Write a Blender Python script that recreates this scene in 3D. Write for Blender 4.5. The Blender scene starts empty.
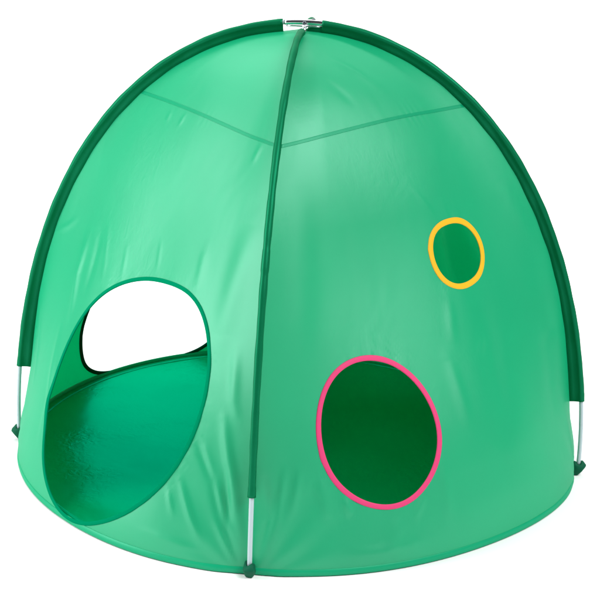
import bpy, bmesh, math, random
from mathutils import Vector, Matrix
from mathutils.geometry import delaunay_2d_cdt
import numpy as np
Q = [float(x) for x in """4.00818 1.64934 0.314283 0.00152415 -0.0280926 2035.15 0.123788 2.0571 -2.64127 1.61334 1.16627 0.0242763 0.0313398 -0.0650184 -0.00339165 -0.00488323 -0.0504606 0.926124 0 0.59694 -0.0059993 0.0248008 -0.00996059 -0.0104549 0.0103739 0.0034781 0.00498868 0.00247771 -0.000476984 -0.000579848 -0.184069 0.106""".split()]
D2R = np.pi/180
TOP = Q[17]
NT = 161
def smooth(a, b, x):
    t = np.clip((x-a)/(b-a), 0, 1); return t*t*(3-2*t)
def rod(k0, k1, k2, L, ko, sg=0):
    s = np.linspace(0, L, NT); ds = s[1]-s[0]
    k = k0+k1*s**2+k2*s**4+Q[30]*s**6+ko*s+Q[31]*sg*s**3
    t = np.concatenate([[0], np.cumsum((k[1:]+k[:-1])/2*ds)])
    c, si = np.cos(t), np.sin(t)
    r = np.concatenate([[0], np.cumsum((c[1:]+c[:-1])/2*ds)])
    z = -np.concatenate([[0], np.cumsum((si[1:]+si[:-1])/2*ds)])
    return r, TOP+z*TOP/(-z[-1])
ap = Q[7:11]; fa = [Q[7]+Q[14], Q[8]+Q[15], Q[9], Q[10]+Q[16]]
TH = Q[6]
# four half rods counter-clockwise: front, right, back, left   (azimuth, r(t), z(t))
RODS = [(-np.pi/2-TH, *rod(*fa, 0)), (-TH+Q[11], *rod(*ap, Q[13], 1)),
        (np.pi/2-TH+Q[18], *rod(*fa, 0)), (np.pi-TH+Q[12], *rod(*ap, -Q[13], -1))]
def rod_pt(i, t):
    az, r, z = RODS[i]; x = np.linspace(0, 1, NT)
    rr = np.interp(t, x, r); zz = np.interp(t, x, z)
    return np.stack([rr*np.cos(az), rr*np.sin(az), zz], -1)
def rod_normal(i, t):          # unit normal of the rod in its own vertical plane, pointing outwards
    az, r, z = RODS[i]; e = 1e-3
    x = np.linspace(0, 1, NT)
    t0, t1 = np.clip(t-e, 0, 1), np.clip(t+e, 0, 1)
    dr = np.interp(t1, x, r)-np.interp(t0, x, r); dz = np.interp(t1, x, z)-np.interp(t0, x, z)
    n = np.hypot(dr, dz); nr, nz = -dz/n, dr/n
    return np.stack([nr*np.cos(az), nr*np.sin(az), nz], -1)
def gap(t):                    # distance from rod centre to the canopy edge
    return 0.0185+0.006*smooth(.62, .85, t)-0.011*smooth(.88, 1., t)
MER = []
for i, (az, r, z) in enumerate(RODS):
    t = np.linspace(0, 1, NT)
    n = rod_normal(i, t); nr = n[:, 0]*np.cos(az)+n[:, 1]*np.sin(az)
    g = gap(t)
    mr = r-g*nr; mz = z-g*n[:, 2]
    mr[0] = 0
    mz = mz-mz[-1]*smooth(.7, 1, t)
    MER.append((az, mr, mz))
def ground_rho(phi):
    u = phi+TH; rho = Q[19]*np.ones_like(phi)
    for j, k in enumerate((1, 2, 3, 4, 8)):
        rho = rho+Q[20+2*j]*np.cos(k*u)+Q[21+2*j]*np.sin(k*u)
    return rho
def fullness(t): return WA+(1.0-WA)*smooth(WB, WC, t)
WA, WB, WC = 0.06, 0.5, 1.0
BELLY = 0.0
def canopy(i, a, t):
    """panel i between rod i and rod i+1; a in 0..1 across, t in 0..1 down"""
    a = np.asarray(a, float); t = np.asarray(t, float)
    x = np.linspace(0, 1, NT)
    A, B = MER[i], MER[(i+1) % 4]
    az0, az1 = A[0], B[0]
    while az1 < az0: az1 += 2*np.pi
    f = a
    r = np.interp(t, x, A[1])*(1-f)+np.interp(t, x, B[1])*f
    z = np.interp(t, x, A[2])*(1-f)+np.interp(t, x, B[2])*f
    half = (az1-az0)/2; v = (a-.5)*2*half; phi = az0+half+v
    w = fullness(t)
    shape = (1-w)*np.cos(half)/np.cos(v)+w
    base = A[1][-1]*(1-f)+B[1][-1]*f
    gr = ground_rho(phi)
    # ground plan takes over towards the hem; corners stay on the rods' edge
    corner = 1-np.exp(-(np.clip(.5-np.abs(a-.5), 0, .5)/.05)**1.5)
    k = smooth(.80, 1., t)*(0.25+0.75*corner)
    shape = shape*(1+k*(gr/base-1))
    r = r*shape*(1+BELLY*np.sin(np.pi*a)*np.sin(np.pi*smooth(.55,1.,t)))
    return np.stack([r*np.cos(phi), r*np.sin(phi), z], -1)
# ---------------------------------------------------------------- look
CAN = (.0002, .385, .172); CANT = (.0002, .48, .145)
SEAMC = (.001, .27, .12); HEMC = (.0005, .31, .14)
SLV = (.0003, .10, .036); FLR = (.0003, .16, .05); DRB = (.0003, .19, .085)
CREASE = .85; GATH = .5; WORLD = .05; EXPO = 0.0
LIGHTS = [
 ('key_softbox', (-2.9, -.75, 1.5), (0, -.1, .5), 1.75, 2.55, 118),
 ('top_softbox', (-1.2, .9, 3.1), (0, .2, .3), 3.2, 2.6, 57),
 ('fill_softbox', (3.3, -2.7, 5.0), (0.2, 0, .3), 4.4, 3.6, 465),
 ('backdrop_softbox', (0, 2.0, 3.5), (0, 3.9, .2), 5.0, 1.2, 118),
]
# ---------------------------------------------------------------- helpers
sc = bpy.context.scene
COL = sc.collection
random.seed(4)
def link(name, me, mat=None, parent=None):
    o = bpy.data.objects.new(name, me); COL.objects.link(o)
    if mat: me.materials.append(mat)
    if parent: o.parent = parent
    return o
def mesh_from(verts, faces, smoothed=True, normals=None):
    me = bpy.data.meshes.new('m'); me.from_pydata([tuple(map(float, v)) for v in verts], [], faces); me.update()
    me.polygons.foreach_set('use_smooth', [smoothed]*len(me.polygons))
    if normals is not None:
        me.normals_split_custom_set_from_vertices([tuple(map(float, n)) for n in normals])
    return me
def loft(rings, closed=True, cap=True):
    """rings: list of equal-length lists of points -> tube mesh"""
    v, f = [], []; n = len(rings[0])
    for r in rings: v += list(r)
    m = n if closed else n-1
    for j in range(len(rings)-1):
        for k in range(m):
            a, b = j*n+k, j*n+(k+1) % n
            f.append((a, b, b+n, a+n))
    if cap and closed:
        f.append(tuple(range(n))[::-1]); f.append(tuple(range((len(rings)-1)*n, len(rings)*n)))
    return v, f
def fix_normals(me):
    bm = bmesh.new(); bm.from_mesh(me); bmesh.ops.recalc_face_normals(bm, faces=bm.faces); bm.to_mesh(me); bm.free()
def tube(name, pts, rad, mat, parent, seg=16, cap=True):
    pts = np.array(pts, float)
    tan = np.gradient(pts, axis=0); tan /= np.linalg.norm(tan, axis=1)[:, None]
    ref = np.array([0, 0, 1.]) if abs(tan[0][2]) < .9 else np.array([1., 0, 0])
    u = np.cross(tan[0], ref); u /= np.linalg.norm(u); rings = []
    rad = np.broadcast_to(rad, (len(pts),))
    for p, t_, r in zip(pts, tan, rad):
        u = u-t_*u.dot(t_); u /= np.linalg.norm(u); w = np.cross(t_, u)
        rings.append([p+r*(math.cos(q)*u+math.sin(q)*w) for q in np.linspace(0, 2*np.pi, seg, endpoint=False)])
    v, f = loft(rings, True, cap); me = mesh_from(v, f); fix_normals(me)
    return link(name, me, mat, parent)

# ---------------------------------------------------------------- materials
def fabric(name, col, trans=0.35, trans_col=None, rough=.42, spec=.5, bump=.25, fine=1.0, coat=0.0, gloss=None):
    m = bpy.data.materials.new(name); m.use_nodes = True; nt = m.node_tree; N = nt.nodes; Lk = nt.links
    for n in list(N): N.remove(n)
    out = N.new('ShaderNodeOutputMaterial'); pb = N.new('ShaderNodeBsdfPrincipled')
    tc = N.new('ShaderNodeTexCoord')
    # colour: very slight dye variation
    nz = N.new('ShaderNodeTexNoise'); nz.inputs['Scale'].default_value = 6; nz.inputs['Detail'].default_value = 4
    Lk.new(tc.outputs['Object'], nz.inputs['Vector'])
    mx = N.new('ShaderNodeMix'); mx.data_type = 'RGBA'
    mx.inputs[6].default_value = (*[c*.93 for c in col], 1); mx.inputs[7].default_value = (*[min(1, c*1.07) for c in col], 1)
    Lk.new(nz.outputs['Fac'], mx.inputs[0])
    Lk.new(mx.outputs[2], pb.inputs['Base Color'])
    pb.inputs['Roughness'].default_value = rough
    pb.inputs['Specular IOR Level'].default_value = spec
    pb.inputs['Coat Weight'].default_value = coat; pb.inputs['Coat Roughness'].default_value = .22
    # bump: soft creases + small creases + weave
    n1 = N.new('ShaderNodeTexNoise'); n1.inputs['Scale'].default_value = 9; n1.inputs['Detail'].default_value = 2; n1.inputs['Distortion'].default_value = .5
    mp = N.new('ShaderNodeMapping'); mp.inputs['Scale'].default_value = (1, 1, .45); Lk.new(tc.outputs['Object'], mp.inputs['Vector'])
    Lk.new(mp.outputs['Vector'], n1.inputs['Vector'])
    n2 = N.new('ShaderNodeTexNoise'); n2.inputs['Scale'].default_value = 55; n2.inputs['Detail'].default_value = 3; n2.inputs['Distortion'].default_value = 1.2
    mp2 = N.new('ShaderNodeMapping'); mp2.inputs['Scale'].default_value = (1, 1, .5); Lk.new(tc.outputs['Object'], mp2.inputs['Vector'])
    Lk.new(mp2.outputs['Vector'], n2.inputs['Vector'])
    msk = N.new('ShaderNodeTexNoise'); msk.inputs['Scale'].default_value = 5
    Lk.new(tc.outputs['Object'], msk.inputs['Vector'])
    mr = N.new('ShaderNodeMapRange'); mr.inputs['From Min'].default_value = .45; mr.inputs['From Max'].default_value = .7
    Lk.new(msk.outputs['Fac'], mr.inputs['Value'])
    mu = N.new('ShaderNodeMath'); mu.operation = 'MULTIPLY'; Lk.new(n2.outputs['Fac'], mu.inputs[0]); Lk.new(mr.outputs['Result'], mu.inputs[1])
    b1 = N.new('ShaderNodeBump'); b1.inputs['Strength'].default_value = bump; b1.inputs['Distance'].default_value = .012; Lk.new(n1.outputs['Fac'], b1.inputs['Height'])
    b2 = N.new('ShaderNodeBump'); b2.inputs['Strength'].default_value = .22*fine; b2.inputs['Distance'].default_value = .0022; Lk.new(mu.outputs[0], b2.inputs['Height'])
    Lk.new(b1.outputs['Normal'], b2.inputs['Normal']); Lk.new(b2.outputs['Normal'], pb.inputs['Normal'])
    last = pb.outputs[0]
    if trans > 0:
        tr = N.new('ShaderNodeBsdfTranslucent'); tr.inputs['Color'].default_value = (*(trans_col or col), 1)
        Lk.new(b2.outputs['Normal'], tr.inputs['Normal'])
        ms = N.new('ShaderNodeMixShader'); ms.inputs['Fac'].default_value = trans
        Lk.new(last, ms.inputs[1]); Lk.new(tr.outputs[0], ms.inputs[2]); last = ms.outputs[0]
    if gloss:            # dyed satin: the shine takes the colour of the yarn
        gl = N.new('ShaderNodeBsdfGlossy'); gl.inputs['Color'].default_value = (*gloss[1], 1); gl.inputs['Roughness'].default_value = gloss[2]
        Lk.new(b2.outputs['Normal'], gl.inputs['Normal'])
        ms = N.new('ShaderNodeMixShader'); ms.inputs['Fac'].default_value = gloss[0]
        Lk.new(last, ms.inputs[1]); Lk.new(gl.outputs[0], ms.inputs[2]); last = ms.outputs[0]
    Lk.new(last, out.inputs['Surface'])
    return m
def hard(name, col, rough=.3, metal=0., spec=.5):
    m = bpy.data.materials.new(name); m.use_nodes = True; nt = m.node_tree; pb = nt.nodes['Principled BSDF']
    pb.inputs['Base Color'].default_value = (*col, 1); pb.inputs['Metallic'].default_value = metal
    pb.inputs['Specular IOR Level'].default_value = spec
    tc = nt.nodes.new('ShaderNodeTexCoord'); nz = nt.nodes.new('ShaderNodeTexNoise'); nz.inputs['Scale'].default_value = 30
    mr = nt.nodes.new('ShaderNodeMapRange'); mr.inputs['To Min'].default_value = rough*.85; mr.inputs['To Max'].default_value = rough*1.15
    nt.links.new(tc.outputs['Object'], nz.inputs['Vector']); nt.links.new(nz.outputs['Fac'], mr.inputs['Value']); nt.links.new(mr.outputs['Result'], pb.inputs['Roughness'])
    return m
M_CAN = fabric('canopy_nylon', CAN, trans=.28, trans_col=CANT, rough=.5, spec=.05, bump=.11, fine=.8, gloss=(.068, (.64, 1., .90), .44))
M_SEAM = fabric('seam_nylon', SEAMC, trans=.05, rough=.5, spec=.05, bump=.1, gloss=(.035, (.5, 1., .80), .4))
M_HEM = fabric('hem_nylon', HEMC, trans=.0, rough=.5, spec=.05, bump=.1, gloss=(.035, (.5, 1., .80), .4))
M_SLEEVE = fabric('sleeve_nylon', SLV, trans=.04, rough=.5, spec=.05, bump=.35, gloss=(.05, (.02, 1., .5), .42))
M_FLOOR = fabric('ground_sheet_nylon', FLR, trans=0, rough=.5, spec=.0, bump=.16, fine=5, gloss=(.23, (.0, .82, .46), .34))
M_TAPE = fabric('edge_tape_nylon', (.0005, .18, .065), trans=0, rough=.5, spec=0., bump=.3, gloss=(.15, (.0, .82, .50), .34))
M_FOOT = fabric('foot_nylon', (.003, .09, .045), trans=0, rough=.6, spec=.1, bump=.2)
M_DOOR = fabric('door_binding', DRB, trans=0, rough=.6, spec=.0, bump=.05)
M_RDOOR = fabric('rear_door_binding_backlit', (.001, .05, .03), trans=0, rough=.6, spec=.0, bump=.05)  # green tape darkened: its backlit look from inside is put into the colour
M_PINK = fabric('pink_binding', (.66, .042, .16), trans=0, rough=.6, spec=.3, bump=.1)
M_YEL = fabric('yellow_binding', (.84, .40, .010), trans=0, rough=.6, spec=.3, bump=.1)
M_POLE = hard('painted_steel', (.42, .51, .54), .28, 0)
M_CHROME = hard('chrome_steel', (.8, .82, .85), .16, 1)
M_DARKST = hard('dark_steel', (.12, .13, .15), .35, 1)
M_WHITE = hard('white_studio_board', (.96, .96, .96), .8, 0, .1)

# ---------------------------------------------------------------- tent root
tent = bpy.data.objects.new('play_tent', None); COL.objects.link(tent)
tent['label'] = 'green dome play tent with an egg-shaped door and pink and yellow rimmed round windows'
tent['category'] = 'tent'

# ---------------------------------------------------------------- creases
P3 = [
  ([(0.1572, 0.601), (0.1905, 0.6616), (0.2531, 0.7196)], 0.01, 0.005),
  ([(0.2104, 0.5822), (0.2769, 0.6734)], 0.01, -0.003),
  ([(0.0104, 0.615), (0.0468, 0.5981), (0.0715, 0.5803)], 0.003, 0.0015),
  ([(0.9496, 0.4848), (0.9178, 0.5598), (0.8884, 0.6607)], 0.022, 0.006),
  ([(0.9209, 0.7788), (0.9509, 0.8628), (0.9785, 0.9567)], 0.009, 0.006),
  ([(0.8811, 0.8272), (0.9325, 0.9014), (0.9778, 0.9795)], 0.007, 0.004),
  ([(0.8291, 0.877), (0.8633, 0.9232), (0.8913, 0.9564)], 0.006, 0.004),
  ([(0.8032, 0.8951), (0.8241, 0.9283)], 0.004, 0.0025),
  ([(0.8554, 0.8161), (0.9075, 0.8675), (0.9368, 0.9374)], 0.007, -0.004),
  ([(0.9356, 0.8498), (0.9474, 0.9366), (0.9784, 0.9919)], 0.007, -0.005),
  ([(0.92, 0.9244), (0.97, 0.9892)], 0.005, 0.003),
  ([(0.3629, 0.3361), (0.3667, 0.3623)], 0.003, 0.001),
  ([(0.2489, 0.3394), (0.2682, 0.3603)], 0.003, 0.001),
  ([(0.9221, 0.3452), (0.8951, 0.3853)], 0.004, 0.0015),
  ([(0.2337, 0.5664), (0.3331, 0.6482)], 0.006, 0.001),
  ([(0.3717, 0.5842), (0.4168, 0.6337)], 0.005, 0.0008),
  ([(0.7655, 0.5487), (0.7753, 0.6094)], 0.01, 0.0018),
  ([(0.2217, 0.7509), (0.3217, 0.8475), (0.3302, 0.9122)], 0.01, 0.004),
  ([(0.0149, 0.7416), (0.1549, 0.8524)], 0.008, 0.003),
  ([(0.5288, 0.5582), (0.5645, 0.6031)], 0.005, 0.0007),
  ([(0.935, 0.6756), (0.9555, 0.7742)], 0.009, 0.003),
  ([(0.7491, 0.9621), (0.8929, 0.9711)], 0.006, 0.002),
]
P0 = [
  ([(0.0622, 0.8434), (0.0494, 0.9165), (0.0373, 0.9535)], 0.006, 0.003),
  ([(0.0219, 0.8578), (0.0313, 0.917), (0.0146, 0.9804)], 0.006, -0.003),
  ([(0.0937, 0.844), (0.0794, 0.909)], 0.006, 0.002),
  ([(0.1365, 0.8595), (0.1575, 0.9174)], 0.01, 0.003),
  ([(0.1899, 0.8888), (0.2039, 0.9151)], 0.006, 0.003),
  ([(0.3737, 0.8979), (0.344, 0.9311)], 0.006, 0.002),
  ([(0.4287, 0.8606), (0.4304, 0.9424)], 0.01, 0.003),
  ([(0.3097, 0.9231), (0.2882, 0.9696)], 0.013, 0.003),
  ([(0.1984, 0.9715), (0.2727, 0.9711), (0.3528, 0.9665)], 0.011, 0.004),
  ([(0.7156, 0.6354), (0.689, 0.7103), (0.6488, 0.7955), (0.5969, 0.8626)], 0.03, -0.006),
  ([(0.9601, 0.5793), (0.9372, 0.7322), (0.8623, 0.8684)], 0.02, -0.004),
  ([(0.6737, 0.7009), (0.6256, 0.7253)], 0.007, 0.0015),
  ([(0.0773, 0.427), (0.0931, 0.6008), (0.0895, 0.7156)], 0.02, 0.003),
  ([(0.5825, 0.6385), (0.5464, 0.702)], 0.012, 0.002),
  ([(0.5586, 0.456), (0.6314, 0.5047)], 0.006, 0.001),
  ([(0.5169, 0.7208), (0.5238, 0.8219)], 0.014, 0.003),
  ([(0.9477, 0.4669), (0.9601, 0.5793)], 0.012, 0.002),
  ([(0.347, 0.1564), (0.6339, 0.2536)], 0.012, 0.002),
  ([(0.1932, 0.211), (0.3613, 0.2789)], 0.01, -0.0015),
]
SEAM_T = [0.345, .315, .345, .320]
CREASES = {0: P0, 1: [([(.46, .58), (.50, .70), (.54, .82)], .032, -.024), ([(.40, .58), (.41, .80)], .022, .012)], 2: [], 3: P3}
def metric(a, t):
    """panel coordinates in metres, roughly"""
    x = (a-.5)*.92*np.clip(t/.75, 0, 1)**.8
    return np.stack([x, t*1.16], -1)
rs = np.random.RandomState(3)
WAVES = [(rs.uniform(0, 6.28, 4), rs.uniform(5, 22, 14), rs.uniform(-.6, .6, 14), rs.uniform(0, 6.28, 14)) for _ in range(4)]
def displacement(i, a, t):
    P = metric(a, t); d = np.zeros(P.shape[:-1])
    for pts, w, amp in CREASES[i]:
        w = max(w*1.25, .0065)
        q = metric(np.array([p[0] for p in pts]), np.array([p[1] for p in pts]))
        seg = np.linalg.norm(np.diff(q, axis=0), axis=1); cum = np.concatenate([[0], np.cumsum(seg)]); tot = cum[-1]
        best = np.full(d.shape, 1e9); pos = np.zeros(d.shape)
        for k in range(len(q)-1):
            ab = q[k+1]-q[k]; ap_ = P-q[k]
            u = (ap_ @ ab)/(ab @ ab); uc = np.clip(u, 0, 1)
            dd = np.linalg.norm(ap_-uc[..., None]*ab, axis=-1)
            m = dd < best; best = np.where(m, dd, best); pos = np.where(m, (cum[k]+uc*seg[k])/tot, pos)
        taper = np.sin(np.pi*np.clip(pos*.9+.05, 0, 1))**.8
        d += CREASE*amp*taper*np.exp(-(best/w)**2)
    _, fr, an, ph = WAVES[i]
    edge = smooth(0, .18, np.minimum(a, 1-a))*smooth(0, .08, 1-t)*smooth(.05, .3, t)
    for f, g, p in zip(fr, an, ph):
        d += .00075*(14/f)*np.sin(f*(P[..., 0]*math.cos(g)+P[..., 1]*math.sin(g)*.5)+p+1.5*np.sin(P[..., 1]*3+p))*edge
    # little puckers where the seam and the bindings are stitched
    e0, e1 = SEAM_T[i], SEAM_T[(i+1) % 4]
    ts = e0+(e1-e0)*(1-(1-a)**1.6 if e1 < e0 else a**1.6)
    sd = (t-ts)*1.16
    d += .00016*np.sin(a*95+6*np.sin(a*17+i))*(.4+.6*np.sin(a*11+i))*np.exp(-(np.abs(sd)/.014))*np.clip(np.abs(sd)/.004, 0, 1)
    for h in (HOLES[i] if i in (0, 3) else []):
        hq = h*np.array([.92, 1.16]); mn = np.full(d.shape, 1e9); ix = np.zeros(d.shape)
        pq = np.stack([a*.92, t*1.16], -1)
        near = (np.abs(pq-hq.mean(0)) < np.ptp(hq, axis=0)/2+.06).all(-1)
        if near.any():
            dd = np.linalg.norm(pq[near][:, None]-hq[None], axis=2); mi = dd.min(1); k = dd.argmin(1)/len(h)*2*np.pi
            L_ = np.ptp(hq[:, 1])
            m = int(22*L_/.3)
            add = .0004*(np.sin(m*k+2*np.sin(3*k))*(.5+.5*np.sin(2*k+i+1))+.5*np.sin((m//2)*k+1))*np.exp(-mi/.022)*np.clip(mi/.006, 0, 1)
            d[near] += add
    # tension gathers running up out of each foot corner
    for c in (0, 1):
        x = np.abs(a-c)*.92; y = (1-t)*1.16
        ang = np.arctan2(x, y+.02); rad = np.hypot(x, y)
        d += GATH*.0016*np.sin(ang*17+c*2+i)*np.exp(-((rad-.10)/.10)**2)*smooth(0, .06, x)
    return d
def surf(i, a, t, off=0.):
    a = np.asarray(a, float); t = np.asarray(t, float); e = 1e-3
    p = canopy(i, a, t)
    n = normal0(i, a, t)
    return p+n*(displacement(i, a, t)+off)[..., None]
def normal0(i, a, t):
    e = 1e-3
    tt = np.clip(t, .004, 1-e)
    da = canopy(i, a+e, tt)-canopy(i, a-e, tt); dt = canopy(i, a, tt+e)-canopy(i, a, tt-e)
    n = np.cross(dt, da); n /= np.linalg.norm(n, axis=-1)[..., None]+1e-12
    return n
def normal1(i, a, t):
    e = 1.2e-3
    tt = np.clip(t, .006, 1-e); aa = np.clip(a, e, 1-e)
    da = surf(i, aa+e, tt)-surf(i, aa-e, tt); dt = surf(i, aa, tt+e)-surf(i, aa, tt-e)
    n = np.cross(dt, da); n /= np.linalg.norm(n, axis=-1)[..., None]+1e-12
    return n
assert (normal0(0, np.array([.5]), np.array([.5]))[0]*canopy(0, np.array([.5]), np.array([.5]))[0])[:2].sum() > 0

# ---------------------------------------------------------------- openings, in panel coordinates (across, down)
def outline(pts, n=150, order=4):
    p = np.array(pts); sc_ = np.array([.92, 1.16])
    q = p*sc_; seg = np.linalg.norm(np.roll(q, -1, 0)-q, axis=1); s = np.concatenate([[0], np.cumsum(seg)])[:-1]/seg.sum()*2*np.pi
    # resample evenly first, then keep low harmonics
    ss = np.linspace(0, 2*np.pi, 400, endpoint=False)
    se = np.concatenate([s, [2*np.pi]]); pe = np.vstack([q, q[:1]])
    r = np.stack([np.interp(ss, se, pe[:, 0]), np.interp(ss, se, pe[:, 1])], 1)
    u = np.linspace(0, 2*np.pi, n, endpoint=False); out = np.tile(r.mean(0), (n, 1))
    for k in range(1, order+1):
        ck, sk = np.cos(k*ss), np.sin(k*ss)
        out += 2/400*(np.outer(np.cos(k*u), ck @ r)+np.outer(np.sin(k*u), sk @ r))
    return out/sc_
DOOR = outline([(0.5478, 0.6193), (0.7087, 0.6152), (0.8172, 0.6398), (0.8302, 0.6513), (0.8494, 0.6806), (0.8614, 0.715), (0.8568, 0.7585), (0.8415, 0.8136), (0.8082, 0.8654), (0.7468, 0.9166), (0.6747, 0.9564), (0.6103, 0.9797), (0.5185, 0.9922), (0.4495, 0.9799), (0.406, 0.948), (0.3534, 0.9016), (0.33, 0.8639), (0.3296, 0.8499), (0.3219, 0.7948), (0.3043, 0.7504), (0.3314, 0.7014), (0.3729, 0.6641), (0.4422, 0.6386)], 240, 6)
PINK = outline([(0.2655, 0.6998), (0.3033, 0.703), (0.3514, 0.7164), (0.3909, 0.7391), (0.4169, 0.7619), (0.4296, 0.7855), (0.4289, 0.8078), (0.4254, 0.8243), (0.4138, 0.8459), (0.3894, 0.872), (0.3519, 0.8941), (0.3152, 0.903), (0.2888, 0.9033), (0.2662, 0.902), (0.2426, 0.8971), (0.2081, 0.8835), (0.1711, 0.859), (0.1482, 0.8278), (0.1411, 0.8031), (0.1389, 0.789), (0.1414, 0.7751), (0.1516, 0.7384), (0.1708, 0.7173), (0.2073, 0.705)])
YELL = outline([(0.721, 0.5255), (0.767, 0.5374), (0.7837, 0.5595), (0.776, 0.5813), (0.7564, 0.5989), (0.7092, 0.6156), (0.6437, 0.6173), (0.6, 0.6013), (0.5891, 0.5794), (0.5942, 0.5577), (0.6196, 0.538), (0.6662, 0.5261)], 120)
REAR = outline([(0.7514, 0.8222), (0.7452, 0.8567), (0.6903, 0.9165), (0.6394, 0.9598), (0.5974, 0.9826), (0.5548, 0.991), (0.4769, 0.992), (0.39, 0.992), (0.3339, 0.9898), (0.2931, 0.9776), (0.268, 0.955), (0.262, 0.92), (0.27, 0.87), (0.29, 0.8), (0.325, 0.73), (0.375, 0.67), (0.44, 0.63), (0.51, 0.615), (0.585, 0.625), (0.65, 0.66), (0.7, 0.71), (0.735, 0.765)], 240, 6)
c_ = YELL.mean(0); YELL = c_+(YELL-c_)*np.array([1.11, 1.05])+np.array([-.004, .001])
HOLES = {0: [PINK, YELL], 1: [], 2: [REAR], 3: [DOOR]}

def inside(poly, x, y):
    c = np.zeros(x.shape, bool); n = len(poly); j = n-1
    for k in range(n):
        xi, yi = poly[k]; xj, yj = poly[j]
        m = ((yi > y) != (yj > y)) & (x < (xj-xi)*(y-yi)/(yj-yi+1e-15)+xi)
        c ^= m; j = k
    return c
def panel_mesh(i, na, nt):
    S = np.array([.92, 1.16])
    A, T = np.meshgrid(np.linspace(0, 1, na), np.linspace(0.004, 1, nt))
    pts = np.stack([A.ravel(), T.ravel()], 1)
    keep = np.ones(len(pts), bool)
    for h in HOLES[i]:
        q = h*S
        for k in range(0, len(q)):
            d = np.linalg.norm(pts*S-q[k], axis=1); keep &= ~((d < .0028))
        keep &= ~inside(h, pts[:, 0], pts[:, 1])
    pts = pts[keep]
    co = [Vector((x*S[0], y*S[1])) for x, y in pts]; ed = []
    for h in HOLES[i]:
        b = len(co); n = len(h); co += [Vector((x*S[0], y*S[1])) for x, y in h]; ed += [(b+k, b+(k+1) % n) for k in range(n)]
    vo, eo, fo, *_ = delaunay_2d_cdt(co, ed, [], 0, 1e-7)
    V = np.array([(v.x/S[0], v.y/S[1]) for v in vo]); V[:, 0] = np.clip(V[:, 0], 0, 1); V[:, 1] = np.clip(V[:, 1], .004, 1)
    F = np.array([f[:] for f in fo]); cen = V[F].mean(1)
    ok = np.ones(len(F), bool)
    for h in HOLES[i]: ok &= ~inside(h, cen[:, 0], cen[:, 1])
    F = F[ok]
    P = surf(i, V[:, 0], V[:, 1]); Nn = normal1(i, V[:, 0], V[:, 1])
    fn = np.cross(P[F[:, 1]]-P[F[:, 0]], P[F[:, 2]]-P[F[:, 0]])
    flip = (fn*Nn[F].mean(1)).sum(1) < 0
    F[flip] = F[flip][:, ::-1]
    used = np.unique(F); mp = -np.ones(len(V), int); mp[used] = np.arange(len(used))
    return mesh_from(P[used], [tuple(int(mp[k]) for k in f) for f in F], True, Nn[used])
panels = []
for i in range(4):
    o = link('canopy_panel', panel_mesh(i, *((200, 250) if i in (0, 3) else (100, 130))), M_CAN, tent); panels.append(o)
panels[3]['label'] = 'canopy panel with the large egg-shaped door opening'
panels[0]['label'] = 'canopy panel with a pink rimmed and a yellow rimmed round window'

def binding(name, i, poly, width, mat, parent, lift=.0016, inner=.0008):
    """folded tape sewn over the cut edge"""
    S = np.array([.92, 1.16]); q = poly
    P = surf(i, q[:, 0], q[:, 1]); N_ = normal1(i, q[:, 0], q[:, 1])
    tan = np.roll(P, -1, 0)-np.roll(P, 1, 0); tan /= np.linalg.norm(tan, axis=1)[:, None]
    out = np.cross(tan, N_); cen = P.mean(0)
    if ((P-cen)*out).sum() < 0: out = -out
    n = len(P); k = np.arange(n)
    ang = 2*np.pi*k/n; wob = 1+.03*np.sin(3*ang+1)+.02*np.sin(7*ang)+.10*np.exp(-((ang-4.5)/.07)**2)
    rings = []
    prof = [(-inner, 0), (-inner*.6, .8), (.15, 1), (.5, 1.05), (.85, 1.), (1.0, .35), (1.0, -.35), (.5, -1.0), (.1, -1.), (-inner*.6, -.8)]
    def follow(w):          # surface point a distance w outside the edge (shell approximated by its local curvature)
        return P+out*w[:, None]
    rings = []
    for (x, y) in prof:
        w = (x*width*wob) if x > 0 else np.full(n, x)
        base = follow(w)
        rings.append(base+N_*(y*lift))
    R = np.array(rings).transpose(1, 0, 2)     # n x prof x 3
    v = R.reshape(-1, 3); m = len(prof); f = []
    for a in range(n):
        b = (a+1) % n
        for c in range(m):
            d = (c+1) % m; f.append((a*m+c, b*m+c, b*m+d, a*m+d))
    me = mesh_from(v, f); fix_normals(me)
    return link(name, me, mat, parent)
binding('door_binding', 3, DOOR, .0075, M_DOOR, panels[3])
binding('window_binding', 0, PINK, .0096, M_PINK, panels[0], .0013)['label'] = 'pink fabric binding round the larger window'
binding('window_binding', 0, YELL, .0106, M_YEL, panels[0], .0013)['label'] = 'yellow fabric binding round the smaller window'
binding('door_binding', 2, REAR, .0085, M_RDOOR, panels[2])

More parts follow.
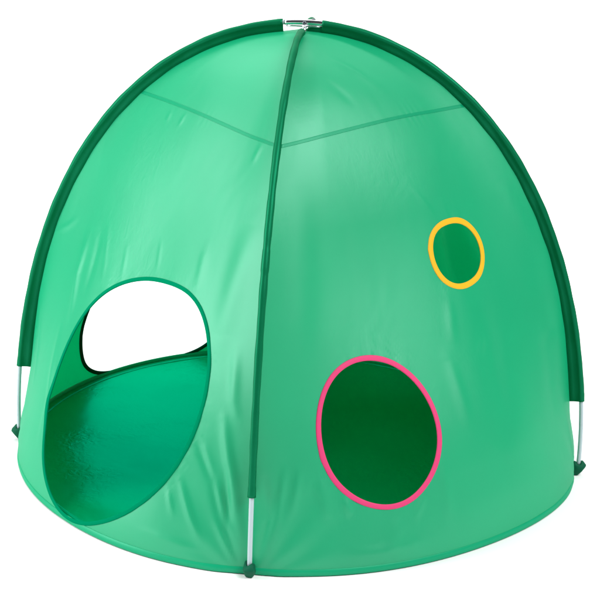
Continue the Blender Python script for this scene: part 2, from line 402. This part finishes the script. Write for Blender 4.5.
def strip(name, i, a, t, hw, lift, mat, parent, thick=.0006):
    """tape laid along a line (a,t), half width hw (metres, measured down the panel)"""
    rings = []
    for s, l in ((-1, -.4), (-1, .6), (-.85, 1), (-.3, .9), (.3, .9), (.6, .7), (.85, 1), (1, .6), (1, -.4)):
        tt = np.clip(t+s*hw/1.16, .0, 1)
        p = surf(i, a, tt, off=lift*l); rings.append(p)
    R = np.array(rings).transpose(1, 0, 2)
    v, f = loft([list(r) for r in R], True, True)
    me = mesh_from(v, f); fix_normals(me); return link(name, me, mat, parent)
ends = SEAM_T
for i in range(4):
    a = np.linspace(.004, .996, 90); t0, t1 = ends[i], ends[(i+1) % 4]
    t = t0+(t1-t0)*(a if False else (1-(1-a)**1.6 if t1 < t0 else a**1.6))
    strip('seam', i, a, t, .0040, .0007, M_SEAM, panels[i])
    # hem round the foot of the panel
    a = np.linspace(.0, 1, 160)
    rings = []
    hw = .012
    for dz, off in ((1-hw/1.16, .0002), (1-hw*.96/1.16, .0010), (.999, .0012), (1., .0007), (1., -.0012), (.999, -.0018), (1-hw*.96/1.16, -.0016), (1-hw/1.16, -.0006)):
        rings.append(surf(i, a, np.full_like(a, dz), off=off))
    R = np.array(rings).transpose(1, 0, 2); v, f = loft([list(r) for r in R], True, True)
    me = mesh_from(v, f); fix_normals(me); link('hem', me, M_HEM, panels[i])

# ---------------------------------------------------------------- ground sheet
nr, nph = 70, 240; V = [(0, 0, .004)]; F = []
ph = np.linspace(0, 2*np.pi, nph, endpoint=False)
gr = np.concatenate([canopy(i, np.linspace(0, 1, 61)[:-1], np.ones(60)) for i in range(4)]) # 240 hem points
for j in range(1, nr+1):
    fr = j/nr
    for k in range(nph):
        x, y = gr[k][:2]*fr*.9985
        z = .0045+(.0012*math.sin(x*19+3*math.sin(y*7))+.0012*math.sin(y*23+x*9)+.0018*math.sin(x*8-y*6+1))*min(1, (1-fr)*8)
        V.append((x, y, max(.001, z)))
for k in range(nph): F.append((0, 1+k, 1+(k+1) % nph))
for j in range(nr-1):
    for k in range(nph):
        a, b = 1+j*nph+k, 1+j*nph+(k+1) % nph; F.append((a, a+nph, b+nph, b))
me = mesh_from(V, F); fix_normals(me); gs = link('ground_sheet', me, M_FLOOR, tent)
rings = []
for r_, z_ in ((.978, .0045), (.977, .0062), (.971, .0064), (.965, .0062), (.964, .0045)):
    rings.append([np.array([g_[0]*r_, g_[1]*r_, z_]) for g_ in gr])
v, f = loft(rings, True, False); me = mesh_from(v, f); fix_normals(me); link('edge_tape', me, M_TAPE, gs)

# ---------------------------------------------------------------- rods
RB = .0046
for i in range(4):
    t = np.linspace(0.0 if i % 2 else .022, .986, 120); p = rod_pt(i, t)
    if i % 2 == 0: p = p-np.array([0, 0, .013])*(1-smooth(0, .12, t))[:, None]
    tube('pole', p, RB, M_POLE, tent, 14)

# ---------------------------------------------------------------- sleeves
SLEEVES = []
SL = {0: (.040, 0.8780), 1: (.030, 0.8710), 2: (.034, .875), 3: (.0375, 0.8680)}
for i in range(4):
    ta, tb = SL[i]; t = np.linspace(ta, tb, 200)
    c = rod_pt(i, t); n = rod_normal(i, t)
    if i % 2 == 0: c = c-np.array([0, 0, .013])*(1-smooth(0, .12, t))[:, None]
    tan = np.gradient(c, axis=0); tan /= np.linalg.norm(tan, axis=1)[:, None]; b = np.cross(tan, n)
    cc = rod_pt(i, t); g = gap(t)
    rings = []
    w1, w2 = np.random.RandomState(10+i).uniform(0, 6, 2)
    for j in range(len(t)):
        x = t[j]
        rr = (.0071 if i == 0 else .0064)*(1+.05*math.sin(60*x+w1)+.03*math.sin(143*x+w2))
        if x > tb-.016: rr *= 1.10                       # turned hem
        if i == 0 and .518 < x < .551: rr *= 1.10        # rod ferrule under the sleeve
        if x < ta+.012: rr *= 1.07
        gg = g[j]+.0035
        if x > .86: gg = min(gg, g[j]+.0035)
        fl = .0011*(1+.5*math.sin(90*x+w2))
        bend = .0016*math.sin(38*x+w1)
        ring = []
        for q in np.linspace(-2.5, 2.5, 15):            # round the rod, open on the inner side
            ring.append(c[j]+rr*(math.cos(q)*n[j]+math.sin(q)*b[j]))
        base = cc[j]-n[j]*gg
        mid = (c[j]*.45+base*.55)+b[j]*bend
        ring += [mid+b[j]*fl*1.25, base+b[j]*fl, base-b[j]*fl, mid-b[j]*fl*1.25]
        rings.append(ring)
    v, f = loft(rings, True, True); me = mesh_from(v, f); fix_normals(me)
    SLEEVES.append(link('pole_sleeve', me, M_SLEEVE, tent))

# the right-hand sleeve's skirt runs on under the crown
t = np.linspace(.004, .034, 12); c = rod_pt(1, t); n = rod_normal(1, t); b = np.cross(np.array([math.cos(RODS[1][0]), math.sin(RODS[1][0]), 0]), [0, 0, 1.])
rings = []
for j in range(len(t)):
    hi = .0075+.012*max(0, (.012-t[j])/.012); lo = max(gap(t[j])+.004, hi+.001)
    y = .004*(1-j/11)
    rings.append([c[j]-n[j]*hi+b*(.0012-y), c[j]-n[j]*lo+b*(.0012-y), c[j]-n[j]*lo-b*(.0012+y), c[j]-n[j]*hi-b*(.0012+y)])
v, f = loft(rings); me = mesh_from(v, f, False); fix_normals(me); link('sleeve_gusset', me, M_SLEEVE, SLEEVES[1])

# ---------------------------------------------------------------- foot pockets
for i in range(4):
    az = RODS[i][0]; e = np.array([math.cos(az), math.sin(az), 0]); s = np.array([-e[1], e[0], 0]); up = np.array([0, 0, 1.])
    foot = rod_pt(i, np.array([1.]))[0]
    rings = []
    for z, ro, ri, hw, tw in ((.0262, .0078, .0072, .0075, 0), (.0260, .0105, .009, .0095, 0), (.020, .0165, .012, .0108, .1), (.0165, .0168, .014, .0112, .1), (.009, .0100, .0175, .0105, .15), (.003, .005, .019, .009, .1), (-.001, .002, .018, .006, 0)):
        ring = []
        for q in np.linspace(0, 2*np.pi, 20, endpoint=False):
            cx, sx = math.cos(q), math.sin(q)
            r = ro if cx > 0 else ri
            k = 1+.07*math.sin(3*q+z*300+i)
            ring.append(foot+e*(np.sign(cx)*abs(cx)**.7*r*k)+s*(np.sign(sx)*abs(sx)**.7*hw*k)+up*(z+.003*math.sin(q*2+i)*(z > .02)))
        rings.append(ring)
    # hollow mouth
    inner = [foot+(p-foot)*np.array([.72, .72, 1])+up*0 for p in rings[0]]
    inner2 = [p-up*.012 for p in inner]
    v, f = loft([inner2, inner]+rings, True, True); me = mesh_from(v, f); fix_normals(me)
    pk = link('foot_pocket', me, M_FOOT, tent)

# ---------------------------------------------------------------- crown connector
az = RODS[1][0]; ex = np.array([math.cos(az), math.sin(az), 0.]); ey = np.array([-ex[1], ex[0], 0.])
top = np.array([0, 0, TOP])
conn = tube('connector', [top+ex*x-np.array([0, 0, .5*x*x*2.1]) for x in np.linspace(-.040, .040, 15)], .0056, M_CHROME, tent, 18)
# lower bracket that carries the crossing rod
tube('bracket', [top-np.array([0, 0, .0125])+ey*y-np.array([0, 0, y*y*1.0]) for y in np.linspace(-.026, .026, 9)], .0054, M_CHROME, conn, 16)
def bolt(c, d, r, h, m, parent):
    d = np.array(d, float); d /= np.linalg.norm(d); u = np.cross(d, [0.3, .2, .9]); u /= np.linalg.norm(u); w = np.cross(d, u)
    rings = []
    for hh, k in ((0, .8), (0, 1), (h*.6, 1), (h*.9, .8), (h, .4)):
        rings.append([c+d*hh+r*k*(math.cos(q)*u+math.sin(q)*w) for q in np.linspace(0, 2*np.pi, 14, endpoint=False)])
    v, f = loft(rings); me = mesh_from(v, f); fix_normals(me); return link('bolt', me, m, parent)
bolt(top-ey*.0045+np.array([0, 0, -.001]), -ey, .0042, .004, M_DARKST, conn)
bolt(top+ex*.017+ey*.003+np.array([0, 0, .0040]), (0, 0, 1), .0035, .003, M_DARKST, conn)
bolt(top-ey*.018+np.array([0, 0, -.0080]), (0, -.3, 1), .0030, .0045, M_CHROME, conn)
tube('strap', [top-np.array([0, 0, .0085])+ex*x for x in np.linspace(-.036, .034, 6)], .0016, M_CHROME, conn, 8)

# ---------------------------------------------------------------- studio: white floor sweeping up into a white wall
prof = [(-6, 0), (3.0, 0)]
for q in np.linspace(0, math.pi/2, 14)[1:]: prof.append((3+1.5*math.sin(q), 1.5-1.5*math.cos(q)))
prof += [(4.5, 3.5)]
V = []; F = []
for k, (y, z) in enumerate(prof): V += [(-6, y, z-.002), (6, y, z-.002)]
for k in range(len(prof)-1): F.append((2*k, 2*k+1, 2*k+3, 2*k+2))
bd = link('studio_floor', mesh_from(V, F), M_WHITE); bd['kind'] = 'structure'

# ---------------------------------------------------------------- light
w = bpy.data.worlds.new('World'); sc.world = w; w.use_nodes = True
w.node_tree.nodes['Background'].inputs[0].default_value = (.96, .98, 1, 1); w.node_tree.nodes['Background'].inputs[1].default_value = WORLD
def area(name, loc, aim, sx, sy, power, col=(1, 1, 1)):
    l = bpy.data.lights.new(name, 'AREA'); l.shape = 'RECTANGLE'; l.size = sx; l.size_y = sy; l.energy = power; l.color = col
    o = bpy.data.objects.new(name, l); COL.objects.link(o); o.location = loc
    o.rotation_euler = (Vector(aim)-Vector(loc)).to_track_quat('-Z', 'Y').to_euler(); return o
for a_ in LIGHTS: area(*a_)

# ---------------------------------------------------------------- camera
d, h, pitch, yaw, roll, f = Q[:6]
cam = bpy.data.cameras.new('camera'); co = bpy.data.objects.new('camera', cam); COL.objects.link(co); sc.camera = co
cam.sensor_width = 36; cam.lens = f*36/600; cam.clip_end = 100; cam.clip_start = .05
cp, sp = math.cos(pitch), math.sin(pitch); cy, sy = math.cos(yaw), math.sin(yaw)
right = Vector((cy, -sy, 0)); fwd = Vector((cp*sy, cp*cy, -sp)); up = Vector((sp*sy, sp*cy, cp))
cr, sr = math.cos(roll), math.sin(roll)
X = right*cr-up*sr; Y = right*sr+up*cr     # picture axes after the roll
co.matrix_world = Matrix(((X.x, Y.x, -fwd.x, 0), (X.y, Y.y, -fwd.y, -d), (X.z, Y.z, -fwd.z, h), (0, 0, 0, 1)))
sc.view_settings.view_transform = 'Standard'; sc.view_settings.look = 'None'; sc.view_settings.exposure = EXPO; sc.view_settings.gamma = 1
sc.render.engine = 'CYCLES'; sc.cycles.max_bounces = 12; sc.cycles.diffuse_bounces = 8; sc.cycles.transmission_bounces = 8
sc.render.resolution_x = sc.render.resolution_y = 1024
